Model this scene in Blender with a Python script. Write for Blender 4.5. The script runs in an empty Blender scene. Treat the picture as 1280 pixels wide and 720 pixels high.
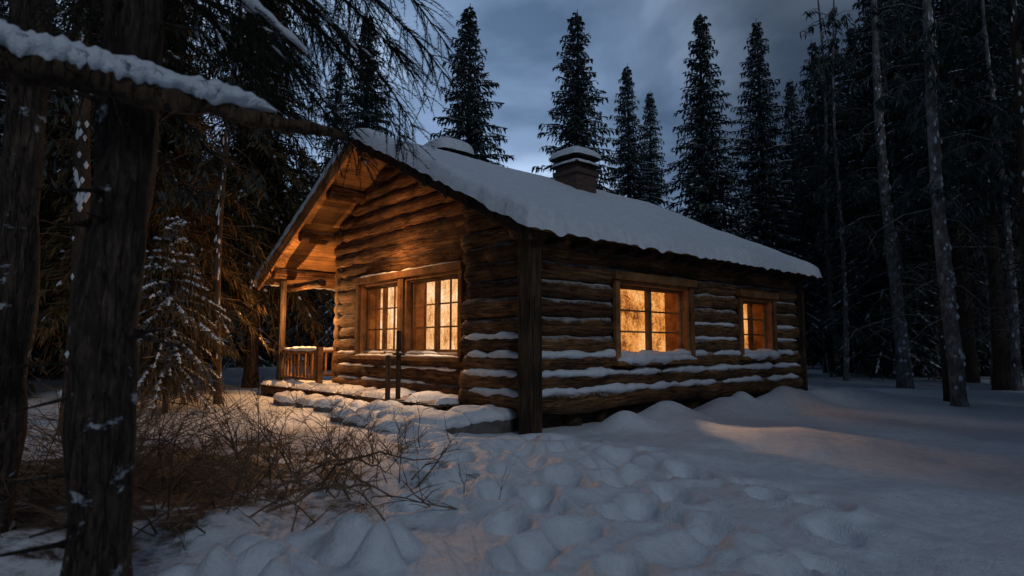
import bpy, math, random
import numpy as np
from mathutils import Vector, noise as mn
R_=random.Random(7)
scene=bpy.context.scene
# ---------------------------------------------------------------- helpers
class MB:
    def __init__(s): s.v=[]; s.f=[]; s.m=[]
    def add(s,vs,fs,mat=0):
        b=len(s.v); s.v.extend(vs)
        for f in fs: s.f.append(tuple(i+b for i in f)); s.m.append(mat)
    def build(s,name,mats,parent=None,smooth=True,loc=None,bevel=0):
        me=bpy.data.meshes.new(name); me.from_pydata([tuple(v) for v in s.v],[],s.f)
        for m in mats: me.materials.append(m)
        me.polygons.foreach_set('material_index',s.m)
        me.polygons.foreach_set('use_smooth',[smooth]*len(s.f)); me.update()
        o=bpy.data.objects.new(name,me); scene.collection.objects.link(o)
        if parent: o.parent=parent
        if loc: o.location=loc
        if bevel:
            b=o.modifiers.new('bev','BEVEL'); b.width=bevel; b.segments=2; b.limit_method='ANGLE'
        return o
def tube(mb,pts,rad,seg=8,mat=0,cap=True,rough=0,seed=0,flat=1.0):
    pts=[Vector(p) for p in pts]; n=len(pts); vs=[];fs=[]
    for i,p in enumerate(pts):
        t=(pts[min(i+1,n-1)]-pts[max(i-1,0)])
        if t.length<1e-7: t=Vector((0,0,1))
        t.normalize()
        up=Vector((0,0,1)) if abs(t.z)<.9 else Vector((1,0,0))
        a=t.cross(up).normalized(); b=a.cross(t).normalized()
        r=rad[i] if hasattr(rad,'__len__') else rad
        for k in range(seg):
            an=2*math.pi*k/seg
            rr=r
            if rough: rr=r*(1+rough*mn.noise(Vector((math.cos(an)*1.3+seed*7.1,math.sin(an)*1.3+seed*3.3,i*.37))))
            vs.append(p+a*math.cos(an)*rr+b*math.sin(an)*rr*flat)
    for i in range(n-1):
        for k in range(seg):
            k2=(k+1)%seg; fs.append((i*seg+k,i*seg+k2,(i+1)*seg+k2,(i+1)*seg+k))
    if cap:
        fs.append(tuple(range(seg))[::-1]); fs.append(tuple((n-1)*seg+k for k in range(seg)))
    mb.add(vs,fs,mat)
def box(mb,a,b,mat=0):
    x0,y0,z0=a;x1,y1,z1=b
    vs=[(x0,y0,z0),(x1,y0,z0),(x1,y1,z0),(x0,y1,z0),(x0,y0,z1),(x1,y0,z1),(x1,y1,z1),(x0,y1,z1)]
    mb.add([Vector(v) for v in vs],[(0,3,2,1),(4,5,6,7),(0,1,5,4),(1,2,6,5),(2,3,7,6),(3,0,4,7)],mat)
def log(mb,p0,p1,r,mat=0,rough=.26,endmat=None):
    p0=Vector(p0);p1=Vector(p1);L=(p1-p0).length
    if L<.05:return
    n=max(2,int(L/.15)+1); sd=R_.random()*50
    pts=[];rad=[]
    for i in range(n+1):
        t=i/n; p=p0.lerp(p1,t)
        p=p+Vector((mn.noise(Vector((sd,t*L*.5,0)))*.025,mn.noise(Vector((sd,t*L*.5,5)))*.025,mn.noise(Vector((sd,t*L*.5,9)))*.035))
        e=1.0
        if i==0 or i==n: e=.86
        pts.append(p);rad.append(r*e*(1+.10*mn.noise(Vector((sd,3,t*L*1.1)))+.07*mn.noise(Vector((sd,8,t*L*4)))))
        if i==0: pts.append(p.lerp(p1,.02/L*1.0));rad.append(r)
        if i==n: pts.insert(-1,p.lerp(p0,.02/L));rad.insert(-1,r)
    tube(mb,pts,rad,16,mat,True,rough,sd)
def snow_strip(mb,p0,p1,w,h,mat=0,seed=None):
    p0=Vector(p0);p1=Vector(p1);L=(p1-p0).length;n=max(4,int(L/.05));sd=R_.random()*80
    pts=[];rad=[]
    for i in range(n+1):
        t=i/n;p=p0.lerp(p1,t)
        e=min(1,(min(t,1-t)*L)/.3)**.6
        pts.append(p+Vector((0,0,.35*h*mn.noise(Vector((sd,t*L*3,0)))-.4*h*(1-e))))
        rad.append(max(.002,w*e*(.85+.6*mn.noise(Vector((sd,t*L*1.8,4)))+.22*mn.noise(Vector((sd,t*L*8,4))))))
    tube(mb,pts,rad,10,mat,True,.2,sd,flat=h/w)
def snow_patch(mb,x0,x1,y0,y1,zf,h,mat=0,step=.06,hole=0.0,edge=.1,lump=.35):
    nx=max(4,int((x1-x0)/step));ny=max(4,int((y1-y0)/step));vs=[];fs=[];sd=R_.random()*99
    for i in range(nx+1):
        for j in range(ny+1):
            x=x0+(x1-x0)*i/nx;y=y0+(y1-y0)*j/ny
            d=min(x-x0,x1-x,y-y0,y1-y)
            e=math.sqrt(max(0,1-(1-min(1,d/edge))**2))
            nz=mn.noise(Vector((x*1.6+sd,y*1.6,sd)))+.5*mn.noise(Vector((x*5+sd,y*5,sd)))
            hh=h*(1+lump*nz)-hole*h*max(0,min(1,(-.05-nz)*6))
            wob=.02*mn.noise(Vector((x*7,y*7,sd)))
            base=zf(x,y) if callable(zf) else zf
            z=base+(hh*e if e>0 else -.01)
            vs.append(Vector((x+wob,y+wob,z)))
    for i in range(nx):
        for j in range(ny):
            a=i*(ny+1)+j; fs.append((a,a+ny+1,a+ny+2,a+1))
    mb.add(vs,fs,mat)
# ---------------------------------------------------------------- materials
def nmat(name):
    m=bpy.data.materials.new(name);m.use_nodes=True;nt=m.node_tree
    return m,nt,nt.nodes['Principled BSDF']
def ramp(nt,stops):
    r=nt.nodes.new('ShaderNodeValToRGB');e=r.color_ramp.elements
    while len(e)<len(stops): e.new(.5)
    for i,(p,c) in enumerate(stops): e[i].position=p;e[i].color=(*c,1)
    return r
def wood(name,c1,c2,c3,scale=(1,12,12),rough=.85,bump=.5,frost=0,crack=0,plaster=0):
    m,nt,b=nmat(name);N=nt.nodes;Lk=nt.links
    tc=N.new('ShaderNodeTexCoord');mp=N.new('ShaderNodeMapping');mp.inputs['Scale'].default_value=scale
    Lk.new(tc.outputs['Object'],mp.inputs['Vector'])
    n1=N.new('ShaderNodeTexNoise');n1.inputs['Scale'].default_value=2.2;n1.inputs['Detail'].default_value=8;n1.inputs['Roughness'].default_value=.75
    Lk.new(mp.outputs[0],n1.inputs['Vector'])
    rp=ramp(nt,[(.3,c1),(.5,c2),(.72,c3)]);Lk.new(n1.outputs['Fac'],rp.inputs[0])
    ge=N.new('ShaderNodeNewGeometry')
    mr=N.new('ShaderNodeMapRange');mr.inputs[3].default_value=.55;mr.inputs[4].default_value=1.3
    Lk.new(ge.outputs['Random Per Island'],mr.inputs[0])
    n2=N.new('ShaderNodeTexNoise');n2.inputs['Scale'].default_value=1.7;n2.inputs['Detail'].default_value=4
    Lk.new(tc.outputs['Object'],n2.inputs['Vector'])
    mr2=N.new('ShaderNodeMapRange');mr2.inputs[1].default_value=.3;mr2.inputs[2].default_value=.7;mr2.inputs[3].default_value=.4;mr2.inputs[4].default_value=1.3
    Lk.new(n2.outputs['Fac'],mr2.inputs[0])
    mu=N.new('ShaderNodeMath');mu.operation='MULTIPLY';Lk.new(mr.outputs[0],mu.inputs[0]);Lk.new(mr2.outputs[0],mu.inputs[1])
    hgt=n1.outputs['Fac'];fac=mu.outputs[0]
    if crack:   # long drying checks along the grain
        mp2=N.new('ShaderNodeMapping');mp2.inputs['Scale'].default_value=tuple(s*(.55 if s<4 else 1.6) for s in scale);Lk.new(tc.outputs['Object'],mp2.inputs[0])
        nc=N.new('ShaderNodeTexNoise');nc.inputs['Scale'].default_value=1.3;nc.inputs['Detail'].default_value=3;Lk.new(mp2.outputs[0],nc.inputs['Vector'])
        s_=N.new('ShaderNodeMath');s_.operation='SUBTRACT';s_.inputs[1].default_value=.5;Lk.new(nc.outputs['Fac'],s_.inputs[0])
        ab=N.new('ShaderNodeMath');ab.operation='ABSOLUTE';Lk.new(s_.outputs[0],ab.inputs[0])
        ck=N.new('ShaderNodeMapRange');ck.inputs[1].default_value=.004;ck.inputs[2].default_value=.028;ck.inputs[3].default_value=1-crack;ck.inputs[4].default_value=1;Lk.new(ab.outputs[0],ck.inputs[0])
        m2=N.new('ShaderNodeMath');m2.operation='MULTIPLY';Lk.new(fac,m2.inputs[0]);Lk.new(ck.outputs[0],m2.inputs[1]);fac=m2.outputs[0]
        m3=N.new('ShaderNodeMath');m3.operation='MULTIPLY_ADD';m3.inputs[1].default_value=.6;Lk.new(ck.outputs[0],m3.inputs[0]);Lk.new(hgt,m3.inputs[2]);hgt=m3.outputs[0]
    vm=N.new('ShaderNodeVectorMath');vm.operation='SCALE';Lk.new(rp.outputs[0],vm.inputs[0]);Lk.new(fac,vm.inputs['Scale'])
    out=vm.outputs[0]
    if frost:   # rime/snow dust held by upward facing wood
        sx=N.new('ShaderNodeSeparateXYZ');Lk.new(ge.outputs['Normal'],sx.inputs[0])
        n3=N.new('ShaderNodeTexNoise');n3.inputs['Scale'].default_value=7;n3.inputs['Detail'].default_value=8;n3.inputs['Roughness'].default_value=.8
        Lk.new(tc.outputs['Object'],n3.inputs['Vector'])
        a=N.new('ShaderNodeMath');a.operation='MULTIPLY_ADD';a.inputs[1].default_value=.75;Lk.new(sx.outputs[2],a.inputs[0]);Lk.new(n3.outputs['Fac'],a.inputs[2])
        mk=N.new('ShaderNodeMapRange');mk.inputs[1].default_value=.88;mk.inputs[2].default_value=1.2;mk.inputs[4].default_value=frost;Lk.new(a.outputs[0],mk.inputs[0])
        mx=N.new('ShaderNodeMix');mx.data_type='RGBA';Lk.new(mk.outputs[0],mx.inputs[0]);Lk.new(out,mx.inputs[6]);mx.inputs[7].default_value=(.7,.74,.8,1)
        out=mx.outputs[2]
    if plaster:  # wind-blown snow stuck to bark
        n3=N.new('ShaderNodeTexNoise');n3.inputs['Scale'].default_value=1.0;n3.inputs['Detail'].default_value=7;n3.inputs['Roughness'].default_value=.62
        mp3=N.new('ShaderNodeMapping');mp3.inputs['Scale'].default_value=(4.5,4.5,6.5);Lk.new(tc.outputs['Object'],mp3.inputs[0]);Lk.new(mp3.outputs[0],n3.inputs['Vector'])
        mk=N.new('ShaderNodeMapRange');mk.inputs[1].default_value=.61;mk.inputs[2].default_value=.645;mk.inputs[4].default_value=plaster;Lk.new(n3.outputs['Fac'],mk.inputs[0])
        mx=N.new('ShaderNodeMix');mx.data_type='RGBA';Lk.new(mk.outputs[0],mx.inputs[0]);Lk.new(out,mx.inputs[6]);mx.inputs[7].default_value=(.6,.65,.72,1)
        out=mx.outputs[2]
        m4=N.new('ShaderNodeMath');m4.operation='MULTIPLY_ADD';m4.inputs[1].default_value=.7;Lk.new(mk.outputs[0],m4.inputs[0]);Lk.new(hgt,m4.inputs[2]);hgt=m4.outputs[0]
    Lk.new(out,b.inputs['Base Color'])
    b.inputs['Roughness'].default_value=rough;b.inputs['Specular IOR Level'].default_value=.3
    bp=N.new('ShaderNodeBump');bp.inputs['Strength'].default_value=bump;bp.inputs['Distance'].default_value=.03
    Lk.new(hgt,bp.inputs['Height']);Lk.new(bp.outputs[0],b.inputs['Normal'])
    return m
logc=((.035,.016,.007),(.17,.08,.032),(.39,.21,.095))
M_logu=wood('log_wood_u',*logc,scale=(.8,9,9),bump=1,frost=.75,crack=.8)
M_logv=wood('log_wood_v',*logc,scale=(9,.8,9),bump=1,frost=.35,crack=.8)
M_post=wood('post_wood',(.02,.013,.008),(.09,.055,.03),(.22,.14,.08),scale=(10,10,.8),bump=1,crack=.85)
M_trim=wood('trim_wood',(.12,.055,.02),(.3,.14,.05),(.42,.22,.09),scale=(3,3,3),bump=.3)
M_dark=wood('dark_wood',(.015,.01,.006),(.05,.03,.018),(.1,.06,.035),scale=(3,3,6),bump=.6)
M_plank=wood('soffit_planks',(.18,.085,.03),(.36,.18,.065),(.48,.27,.11),scale=(1,10,10),bump=.4)
def snowmat(name,base=(.78,.84,.92),sc=1):
    m,nt,b=nmat(name);N=nt.nodes;Lk=nt.links
    tc=N.new('ShaderNodeTexCoord')
    n1=N.new('ShaderNodeTexNoise');n1.inputs['Scale'].default_value=9*sc;n1.inputs['Detail'].default_value=10;n1.inputs['Roughness'].default_value=.65
    Lk.new(tc.outputs['Object'],n1.inputs['Vector'])
    n2=N.new('ShaderNodeTexNoise');n2.inputs['Scale'].default_value=90;n2.inputs['Detail'].default_value=3
    Lk.new(tc.outputs['Object'],n2.inputs['Vector'])
    ad=N.new('ShaderNodeMath');ad.operation='MULTIPLY_ADD';ad.inputs[1].default_value=.35
    Lk.new(n2.outputs['Fac'],ad.inputs[0]);Lk.new(n1.outputs['Fac'],ad.inputs[2])
    rp=ramp(nt,[(.25,tuple(c*.8 for c in base)),(.6,base)]);Lk.new(n1.outputs['Fac'],rp.inputs[0])
    Lk.new(rp.outputs[0],b.inputs['Base Color']);b.inputs['Roughness'].default_value=.55
    bp=N.new('ShaderNodeBump');bp.inputs['Strength'].default_value=.7;bp.inputs['Distance'].default_value=.05
    Lk.new(ad.outputs[0],bp.inputs['Height']);Lk.new(bp.outputs[0],b.inputs['Normal'])
    return m,nt,b,rp
M_snow=snowmat('snow')[0]
M_ground,nt,b,rp=snowmat('snow_ground')
N=nt.nodes;Lk=nt.links
ge=N.new('ShaderNodeNewGeometry')
vs=N.new('ShaderNodeVectorMath');vs.operation='SUBTRACT';vs.inputs[1].default_value=(-3.6,6.2,0);Lk.new(ge.outputs['Position'],vs.inputs[0])
vs2=N.new('ShaderNodeVectorMath');vs2.operation='MULTIPLY';vs2.inputs[1].default_value=(.35,.32,0);Lk.new(vs.outputs[0],vs2.inputs[0])
ln=N.new('ShaderNodeVectorMath');ln.operation='LENGTH';Lk.new(vs2.outputs[0],ln.inputs[0])
nn=N.new('ShaderNodeTexNoise');nn.inputs['Scale'].default_value=2.2;nn.inputs['Detail'].default_value=9;nn.inputs['Roughness'].default_value=.75
Lk.new(ge.outputs['Position'],nn.inputs['Vector'])
ma=N.new('ShaderNodeMath');ma.operation='MULTIPLY_ADD';ma.inputs[1].default_value=-.36;Lk.new(ln.outputs['Value'],ma.inputs[0]);Lk.new(nn.outputs['Fac'],ma.inputs[2])
mk=N.new('ShaderNodeMapRange');mk.inputs[1].default_value=.2;mk.inputs[2].default_value=.33;Lk.new(ma.outputs[0],mk.inputs[0])
mx=N.new('ShaderNodeMix');mx.data_type='RGBA';Lk.new(mk.outputs[0],mx.inputs[0]);Lk.new(rp.outputs[0],mx.inputs[6]);mx.inputs[7].default_value=(.06,.04,.025,1)
Lk.new(mx.outputs[2],b.inputs['Base Color'])
def simple(name,c1,c2,sc=8,rough=.8,bump=.5,dist=.02,detail=6):
    m,nt,b=nmat(name);N=nt.nodes;Lk=nt.links
    tc=N.new('ShaderNodeTexCoord');n1=N.new('ShaderNodeTexNoise');n1.inputs['Scale'].default_value=sc;n1.inputs['Detail'].default_value=detail
    Lk.new(tc.outputs['Object'],n1.inputs['Vector']);rp=ramp(nt,[(.35,c1),(.65,c2)]);Lk.new(n1.outputs['Fac'],rp.inputs[0])
    Lk.new(rp.outputs[0],b.inputs['Base Color']);b.inputs['Roughness'].default_value=rough
    bp=N.new('ShaderNodeBump');bp.inputs['Strength'].default_value=bump;bp.inputs['Distance'].default_value=dist
    Lk.new(n1.outputs['Fac'],bp.inputs['Height']);Lk.new(bp.outputs[0],b.inputs['Normal'])
    return m
def leafmat(name,c1,c2):
    m=bpy.data.materials.new(name);m.use_nodes=True;nt=m.node_tree;N=nt.nodes;Lk=nt.links
    N.remove(N['Principled BSDF']);d=N.new('ShaderNodeBsdfDiffuse');ge=N.new('ShaderNodeNewGeometry')
    rp=ramp(nt,[(0,c1),(1,c2)]);Lk.new(ge.outputs['Random Per Island'],rp.inputs[0]);Lk.new(rp.outputs[0],d.inputs[0]);Lk.new(d.outputs[0],N['Material Output'].inputs[0])
    return m
M_needle=leafmat('spruce_needles',(.035,.052,.052),(.08,.105,.105))
M_needle2=leafmat('spruce_needles_frosted',(.10,.125,.135),(.20,.24,.27))
M_needleF=leafmat('near_needles',(.02,.03,.022),(.06,.07,.05))
M_needleW=leafmat('warm_lit_needles',(.07,.05,.025),(.17,.115,.055))  # warm glow from the cabin painted into the needle colour
M_snowT=leafmat('tree_snow',(.5,.56,.64),(.78,.84,.92))
M_bark=wood('spruce_bark',(.02,.014,.01),(.075,.05,.035),(.16,.115,.08),scale=(6,6,1.5),bump=1)
M_barkF=wood('near_bark',(.012,.009,.007),(.055,.038,.027),(.17,.125,.09),scale=(11,11,3),bump=1.0,crack=.75,plaster=.8)
M_barkL=wood('pale_bark',(.05,.045,.04),(.22,.2,.19),(.58,.58,.6),scale=(5,5,2.5),bump=1)
M_twig=simple('twig_bark',(.07,.04,.023),(.22,.135,.08),5)
M_stone=simple('stone',(.06,.055,.05),(.15,.14,.13),5,.85,.8)
def brick():
    m,nt,b=nmat('chimney_brick');N=nt.nodes;Lk=nt.links
    tc=N.new('ShaderNodeTexCoord')
    sp=N.new('ShaderNodeSeparateXYZ');cb=N.new('ShaderNodeCombineXYZ');ad=N.new('ShaderNodeMath')
    Lk.new(tc.outputs['Object'],sp.inputs[0]);Lk.new(sp.outputs[0],ad.inputs[0]);Lk.new(sp.outputs[1],ad.inputs[1]);Lk.new(ad.outputs[0],cb.inputs[0]);Lk.new(sp.outputs[2],cb.inputs[1])
    br=N.new('ShaderNodeTexBrick');br.inputs['Scale'].default_value=4.5;br.inputs['Color1'].default_value=(.16,.085,.06,1);br.inputs['Color2'].default_value=(.07,.045,.035,1);br.inputs['Mortar'].default_value=(.06,.05,.045,1)
    br.inputs['Mortar Size'].default_value=.03
    Lk.new(cb.outputs[0],br.inputs['Vector']);Lk.new(br.outputs[0],b.inputs['Base Color']);b.inputs['Roughness'].default_value=.9
    bp=N.new('ShaderNodeBump');bp.inputs['Strength'].default_value=.6;bp.inputs['Distance'].default_value=.02;bp.invert=True
    Lk.new(br.outputs['Fac'],bp.inputs['Height']);Lk.new(bp.outputs[0],b.inputs['Normal'])
    return m
M_brick=brick()
def glow(name,c1,c2,c3,st):
    m,nt,b=nmat(name);N=nt.nodes;Lk=nt.links
    tc=N.new('ShaderNodeTexCoord')
    n1=N.new('ShaderNodeTexNoise');n1.inputs['Scale'].default_value=1.9;n1.inputs['Detail'].default_value=2;Lk.new(tc.outputs['Object'],n1.inputs['Vector'])
    mp=N.new('ShaderNodeMapping');mp.inputs['Scale'].default_value=(9,9,.9);Lk.new(tc.outputs['Object'],mp.inputs[0])
    n2=N.new('ShaderNodeTexNoise');n2.inputs['Scale'].default_value=1.2;n2.inputs['Detail'].default_value=3;Lk.new(mp.outputs[0],n2.inputs['Vector'])
    v=N.new('ShaderNodeTexNoise');v.inputs['Scale'].default_value=14;v.inputs['Detail'].default_value=5;v.inputs['Distortion'].default_value=1.5;Lk.new(tc.outputs['Object'],v.inputs['Vector'])
    a=N.new('ShaderNodeMath');a.operation='MULTIPLY_ADD';a.inputs[1].default_value=.4;Lk.new(n2.outputs['Fac'],a.inputs[0]);Lk.new(n1.outputs['Fac'],a.inputs[2])
    a2=N.new('ShaderNodeMath');a2.operation='MULTIPLY_ADD';a2.inputs[1].default_value=.9;Lk.new(v.outputs['Fac'],a2.inputs[0]);Lk.new(a.outputs[0],a2.inputs[2])
    dv=N.new('ShaderNodeMath');dv.operation='MULTIPLY';dv.inputs[1].default_value=.43;Lk.new(a2.outputs[0],dv.inputs[0])
    rp=ramp(nt,[(.39,c1),(.5,c2),(.62,c3)]);Lk.new(dv.outputs[0],rp.inputs[0])
    b.inputs['Base Color'].default_value=(.1,.05,.02,1)
    Lk.new(rp.outputs[0],b.inputs['Emission Color']);b.inputs['Emission Strength'].default_value=st
    return m
M_glowA=glow('lit_curtain',(.40,.14,.035),(.92,.47,.18),(1.0,.82,.55),1.05)
M_glowB=glow('lit_room',(.16,.04,.008),(.78,.29,.06),(1.0,.56,.22),1.0)
# ---------------------------------------------------------------- cabin
cab=bpy.data.objects.new('log_cabin',None);scene.collection.objects.link(cab)
cab.location=(.27,9.35,0);cab.rotation_euler=(0,0,math.radians(41.5))
EY0,RY,EY1=-.35,4.95,10.25
EZ,RZ=2.92,5.55
SL=(RZ-EZ)/(RY-EY0)
def zu(y): return EZ+SL*min(y-EY0,EY1-y)
RX0,RX1=-.3,9.05
zs=[.42+.29*i for i in range(30)]
wG=[(2.55,4.42,1.12,2.62),(4.66,6.35,1.12,2.62)]
wS=[(2.05,4.15,1.08,2.33),(6.15,7.5,1.12,2.26)]
LR=.165
mb=MB();sn=MB()
def cutspan(a0,a1,z,ops,r):
    segs=[(a0,a1)]
    for (o0,o1,z0,z1) in ops:
        if z0-.04<z<z1+.04:
            ns=[]
            for s0,s1 in segs:
                if s1<=o0 or s0>=o1: ns.append((s0,s1));continue
                if s0<o0: ns.append((s0,o0))
                if s1>o1: ns.append((o1,s1))
            segs=ns
    return segs
def ledge(axis,a,b_,c,z,sgn,amt,w=.075,h=.05):
    s=a
    while s<b_-.3:
        L=R_.uniform(.9,3.2)
        e=min(b_-.02,s+L)
        if R_.random()<amt and e-s>.25:
            if axis=='x': snow_strip(sn,(s,c,z),(e,c,z),w,h)
            else: snow_strip(sn,(c,s,z),(c,e,z),w,h)
        s=e+R_.uniform(-.2,.2)
for i,z in enumerate(zs):
    if z>3.0: break
    r=LR if i else .19
    for a,b_ in cutspan(.02,8.85+R_.uniform(-.05,.08),z,wS,r):
        yy=.16 if i>1 else .11
        log(mb,(a,yy,z),(b_,yy,z),r+R_.uniform(-.012,.014),0)
        if i<6: ledge('x',a,b_,yy-.10,z+.128+(.02 if i==0 else 0),-1,(1,1,.95,.65,.6,.3)[i],w=.1 if i<3 else .07,h=.075 if i<3 else .05)
log(mb,(-.15,.1,2.97),(9.0,.1,2.97),.15,0)
for i,z in enumerate(zs):
    y0=.05
    if z>3.9: break
    while zu(y0)-.12<z and y0<1.8: y0+=.05
    y1=1.68+R_.uniform(-.1,.1)
    if y1-y0>.25:
        log(mb,(.16,y0,z),(.16,y1,z),LR+R_.uniform(-.008,.014),1)
        if i<6: ledge('y',y0+.1,y1,.055,z+.128,-1,(1,1,1,.9,.5,.4,.3)[i],w=.1 if i<4 else .06,h=.075 if i<4 else .042)
for i,z in enumerate(zs):
    y0,y1=1.2,7.7+R_.uniform(-.08,.08)
    while zu(y0)-.1<z and y0<RY: y0+=.04
    while zu(y1)-.1<z and y1>RY: y1-=.04
    if y1-y0<.3: continue
    for a,b_ in cutspan(y0,y1,z,wG,.15):
        log(mb,(.76,a,z),(.76,b_,z),LR+R_.uniform(-.012,.014),1)
        if i<3: ledge('y',a,b_,.66,z+.128,-1,.85,w=.07,h=.045)
for z in zs:
    if z<3.6: log(mb,(.12,1.5,z+.14),(.8,1.5,z+.14),.13,0)
for z in zs:
    if z<zu(7.55)-.1: log(mb,(.6,7.55,z),(8.8,7.55,z),LR,0)
    y0,y1=.1,7.6
    while zu(y0)-.1<z and y0<RY: y0+=.05
    while zu(y1)-.1<z and y1>RY: y1-=.05
    if y1-y0>.3: log(mb,(8.72,y0,z),(8.72,y1,z),LR,1)
mb.build('log_walls',[M_logu,M_logv],cab)
mb=MB();box(mb,(.3,.35,-.2),(8.7,7.4,.34));box(mb,(.9,1.3,.3),(8.6,7.3,.5))
mb.build('foundation',[M_dark],cab,False)
mb=MB()
for i in range(11):
    x=.4+i*.82+R_.uniform(-.2,.2);r=.11+R_.random()*.1
    tube(mb,[(x,.3,-.1),(x,.3,.1),(x,.3,.27)],[r,r*1.1,r*.8],9,0,True,.6,i)
mb.build('foundation_stones',[M_dark],cab)
mb=MB()
box(mb,(-.2,-.2,-.25),(.06,.06,3.0))
box(mb,(-.06,9.4,-.1),(.1,9.56,2.98))
box(mb,(3.6,9.4,-.1),(3.76,9.56,2.98))
box(mb,(8.88,-.1,-.1),(9.0,.05,2.9))
mb.build('posts',[M_post],cab,False,bevel=.025)
mb=MB()
for y,r in ((6.35,.15),(7.9,.14),(9.48,.13),(4.95,.15),(2.6,.12),(.1,.13)):
    log(mb,(RX0+.06,y,zu(y)-r-.02),(5.5 if y>7.7 else .95,y,zu(y)-r-.02),r,0)
log(mb,(.2,7.5,2.78),(.2,9.6,2.78),.1,1)
mb.build('purlins',[M_logu,M_logv],cab)
mb=MB()
def slab(mb,ya,yb,x0,x1,t0,t1,mat):
    za,zb=zu(ya),zu(yb)
    vs=[(x0,ya,za+t0),(x1,ya,za+t0),(x1,yb,zb+t0),(x0,yb,zb+t0),(x0,ya,za+t1),(x1,ya,za+t1),(x1,yb,zb+t1),(x0,yb,zb+t1)]
    mb.add([Vector(v) for v in vs],[(0,3,2,1),(4,5,6,7),(0,1,5,4),(1,2,6,5),(2,3,7,6),(3,0,4,7)],mat)
n=34
for k in range(n):
    for (a,b_) in ((EY0,RY),(EY1,RY)):
        y0=a+(b_-a)*k/n;y1=a+(b_-a)*(k+.93)/n
        slab(mb,y0,y1,RX0,RX1,R_.uniform(0,.01),.05,0)
mb.build('soffit_boards',[M_plank],cab,False)
mb=MB();slab(mb,EY0,RY,RX0,RX1,.052,.1,0);slab(mb,EY1,RY,RX0,RX1,.052,.1,0)
mb.build('roof_deck',[M_dark],cab,False)
mb=MB()
slab(mb,EY0-.02,RY-.001,RX0-.07,RX0-.003,-.15,.11,0);slab(mb,EY1+.02,RY+.001,RX0-.07,RX0-.003,-.15,.11,1)  # left rake: warm light put into the colour by lighter trim wood
slab(mb,EY0-.02,RY-.001,RX1+.003,RX1+.07,-.13,.11,0)
k=0
while EY0+.1+k*.62<RY:
    y=EY0+.1+k*.62;slab(mb,y,y+.09,RX0-.1,RX0-.073,-.19,.04,0);k+=1
x=RX0+.1
while x<RX1-.1: 
    box(mb,(x,EY0+.02,EZ-.1),(x+.09,EY0+.4,EZ-.004),0);x+=.55
mb.build('fascia_boards',[M_dark,M_trim],cab,False,bevel=.01)
rs=MB()
nx=220;ny=160;vsn=[]
for i in range(nx+1):
    for j in range(ny+1):
        a=i/nx;c=j/ny
        xo=.04*mn.noise(Vector((c*9,2,5)))+.02*mn.noise(Vector((c*40,2,5)))
        xa=RX0-.15+xo; x=xa+(RX1+.1-xa)*a
        eo=.05*mn.noise(Vector((x*.9,1,0)))+.03*mn.noise(Vector((x*4,1,0)))+.025*mn.noise(Vector((x*11,1,0)))
        y0=EY0-.14-eo; y1=EY1+.14+eo*.7
        y=y0+(y1-y0)*c
        base=EZ+SL*min(y-EY0,EY1-y)+.1
        d=min((x-xa),(RX1+.1-x),(y-y0),(y1-y))
        e=math.sqrt(max(0,1-(1-min(1,d/.2))**2))
        th=.20+.045*mn.noise(Vector((x*.6,y*.6,2)))+.022*mn.noise(Vector((x*2.0,y*2.0,2)))+.012*mn.noise(Vector((x*7,y*7,2)))
        th+=.07*math.exp(-((x-RX0)/.6)**2)
        rid=-.09*math.exp(-((y-RY)/.35)**2)
        z=base+th*e+rid
        if d<=1e-6: z=base-.03-.08*max(0,mn.noise(Vector((x*4,y*4,7)))+.2)
        vsn.append(Vector((x,y,z)))
fs=[]
for i in range(nx):
    for j in range(ny):
        a=i*(ny+1)+j;fs.append((a,a+ny+1,a+ny+2,a+1))
rs.add(vsn,fs,0)
rs.build('roof_snow',[M_snow],cab)
def chimney(name,cx,cy,s,z0,z1,cap):
    m=MB();box(m,(cx-s,cy-s,z0),(cx+s,cy+s,z1),0);box(m,(cx-s-.05,cy-s-.05,z1-.22),(cx+s+.05,cy+s+.05,z1-.1),0)
    m.build(name,[M_brick],cab,False,bevel=.012)
    m=MB();box(m,(cx-s-.1,cy-s-.1,z1+.003),(cx+s+.1,cy+s+.1,z1+.05),0)
    for dx in(-1,1):
        for dy in(-1,1): box(m,(cx+dx*(s-.06)-.03,cy+dy*(s-.06)-.03,z1+.053),(cx+dx*(s-.06)+.03,cy+dy*(s-.06)+.03,z1+.2),0)
    box(m,(cx-s-.1,cy-s-.1,z1+.203),(cx+s+.1,cy+s+.1,z1+.24),0)
    m.build(name+'_cap',[M_dark],cab,False,bevel=.008)
    for zz,rr,hh in((z1+.05,s+.15,.15),(z1+.24,s+.19,cap)):
        seg=28;rings=8;vs=[];fs=[]
        for a in range(rings+1):
            ph=a/rings*math.pi/2
            for k in range(seg):
                an=2*math.pi*k/seg
                sq=1/max(abs(math.cos(an)),abs(math.sin(an)))**.6
                r=rr*sq*math.cos(ph)**.7*(1+.1*mn.noise(Vector((math.cos(an)*2,math.sin(an)*2,cx))))
                vs.append(Vector((cx+r*math.cos(an),cy+r*math.sin(an),zz-.03+hh*math.sin(ph))))
        for a in range(rings):
            for k in range(seg): fs.append((a*seg+k,a*seg+(k+1)%seg,(a+1)*seg+(k+1)%seg,(a+1)*seg+k))
        sn.add(vs,fs,0)
chimney('chimney',5.0,3.66,.36,4.2,5.68,.28)
chimney('rear_chimney',2.8,6.1,.42,4.6,5.9,.42)
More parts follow.
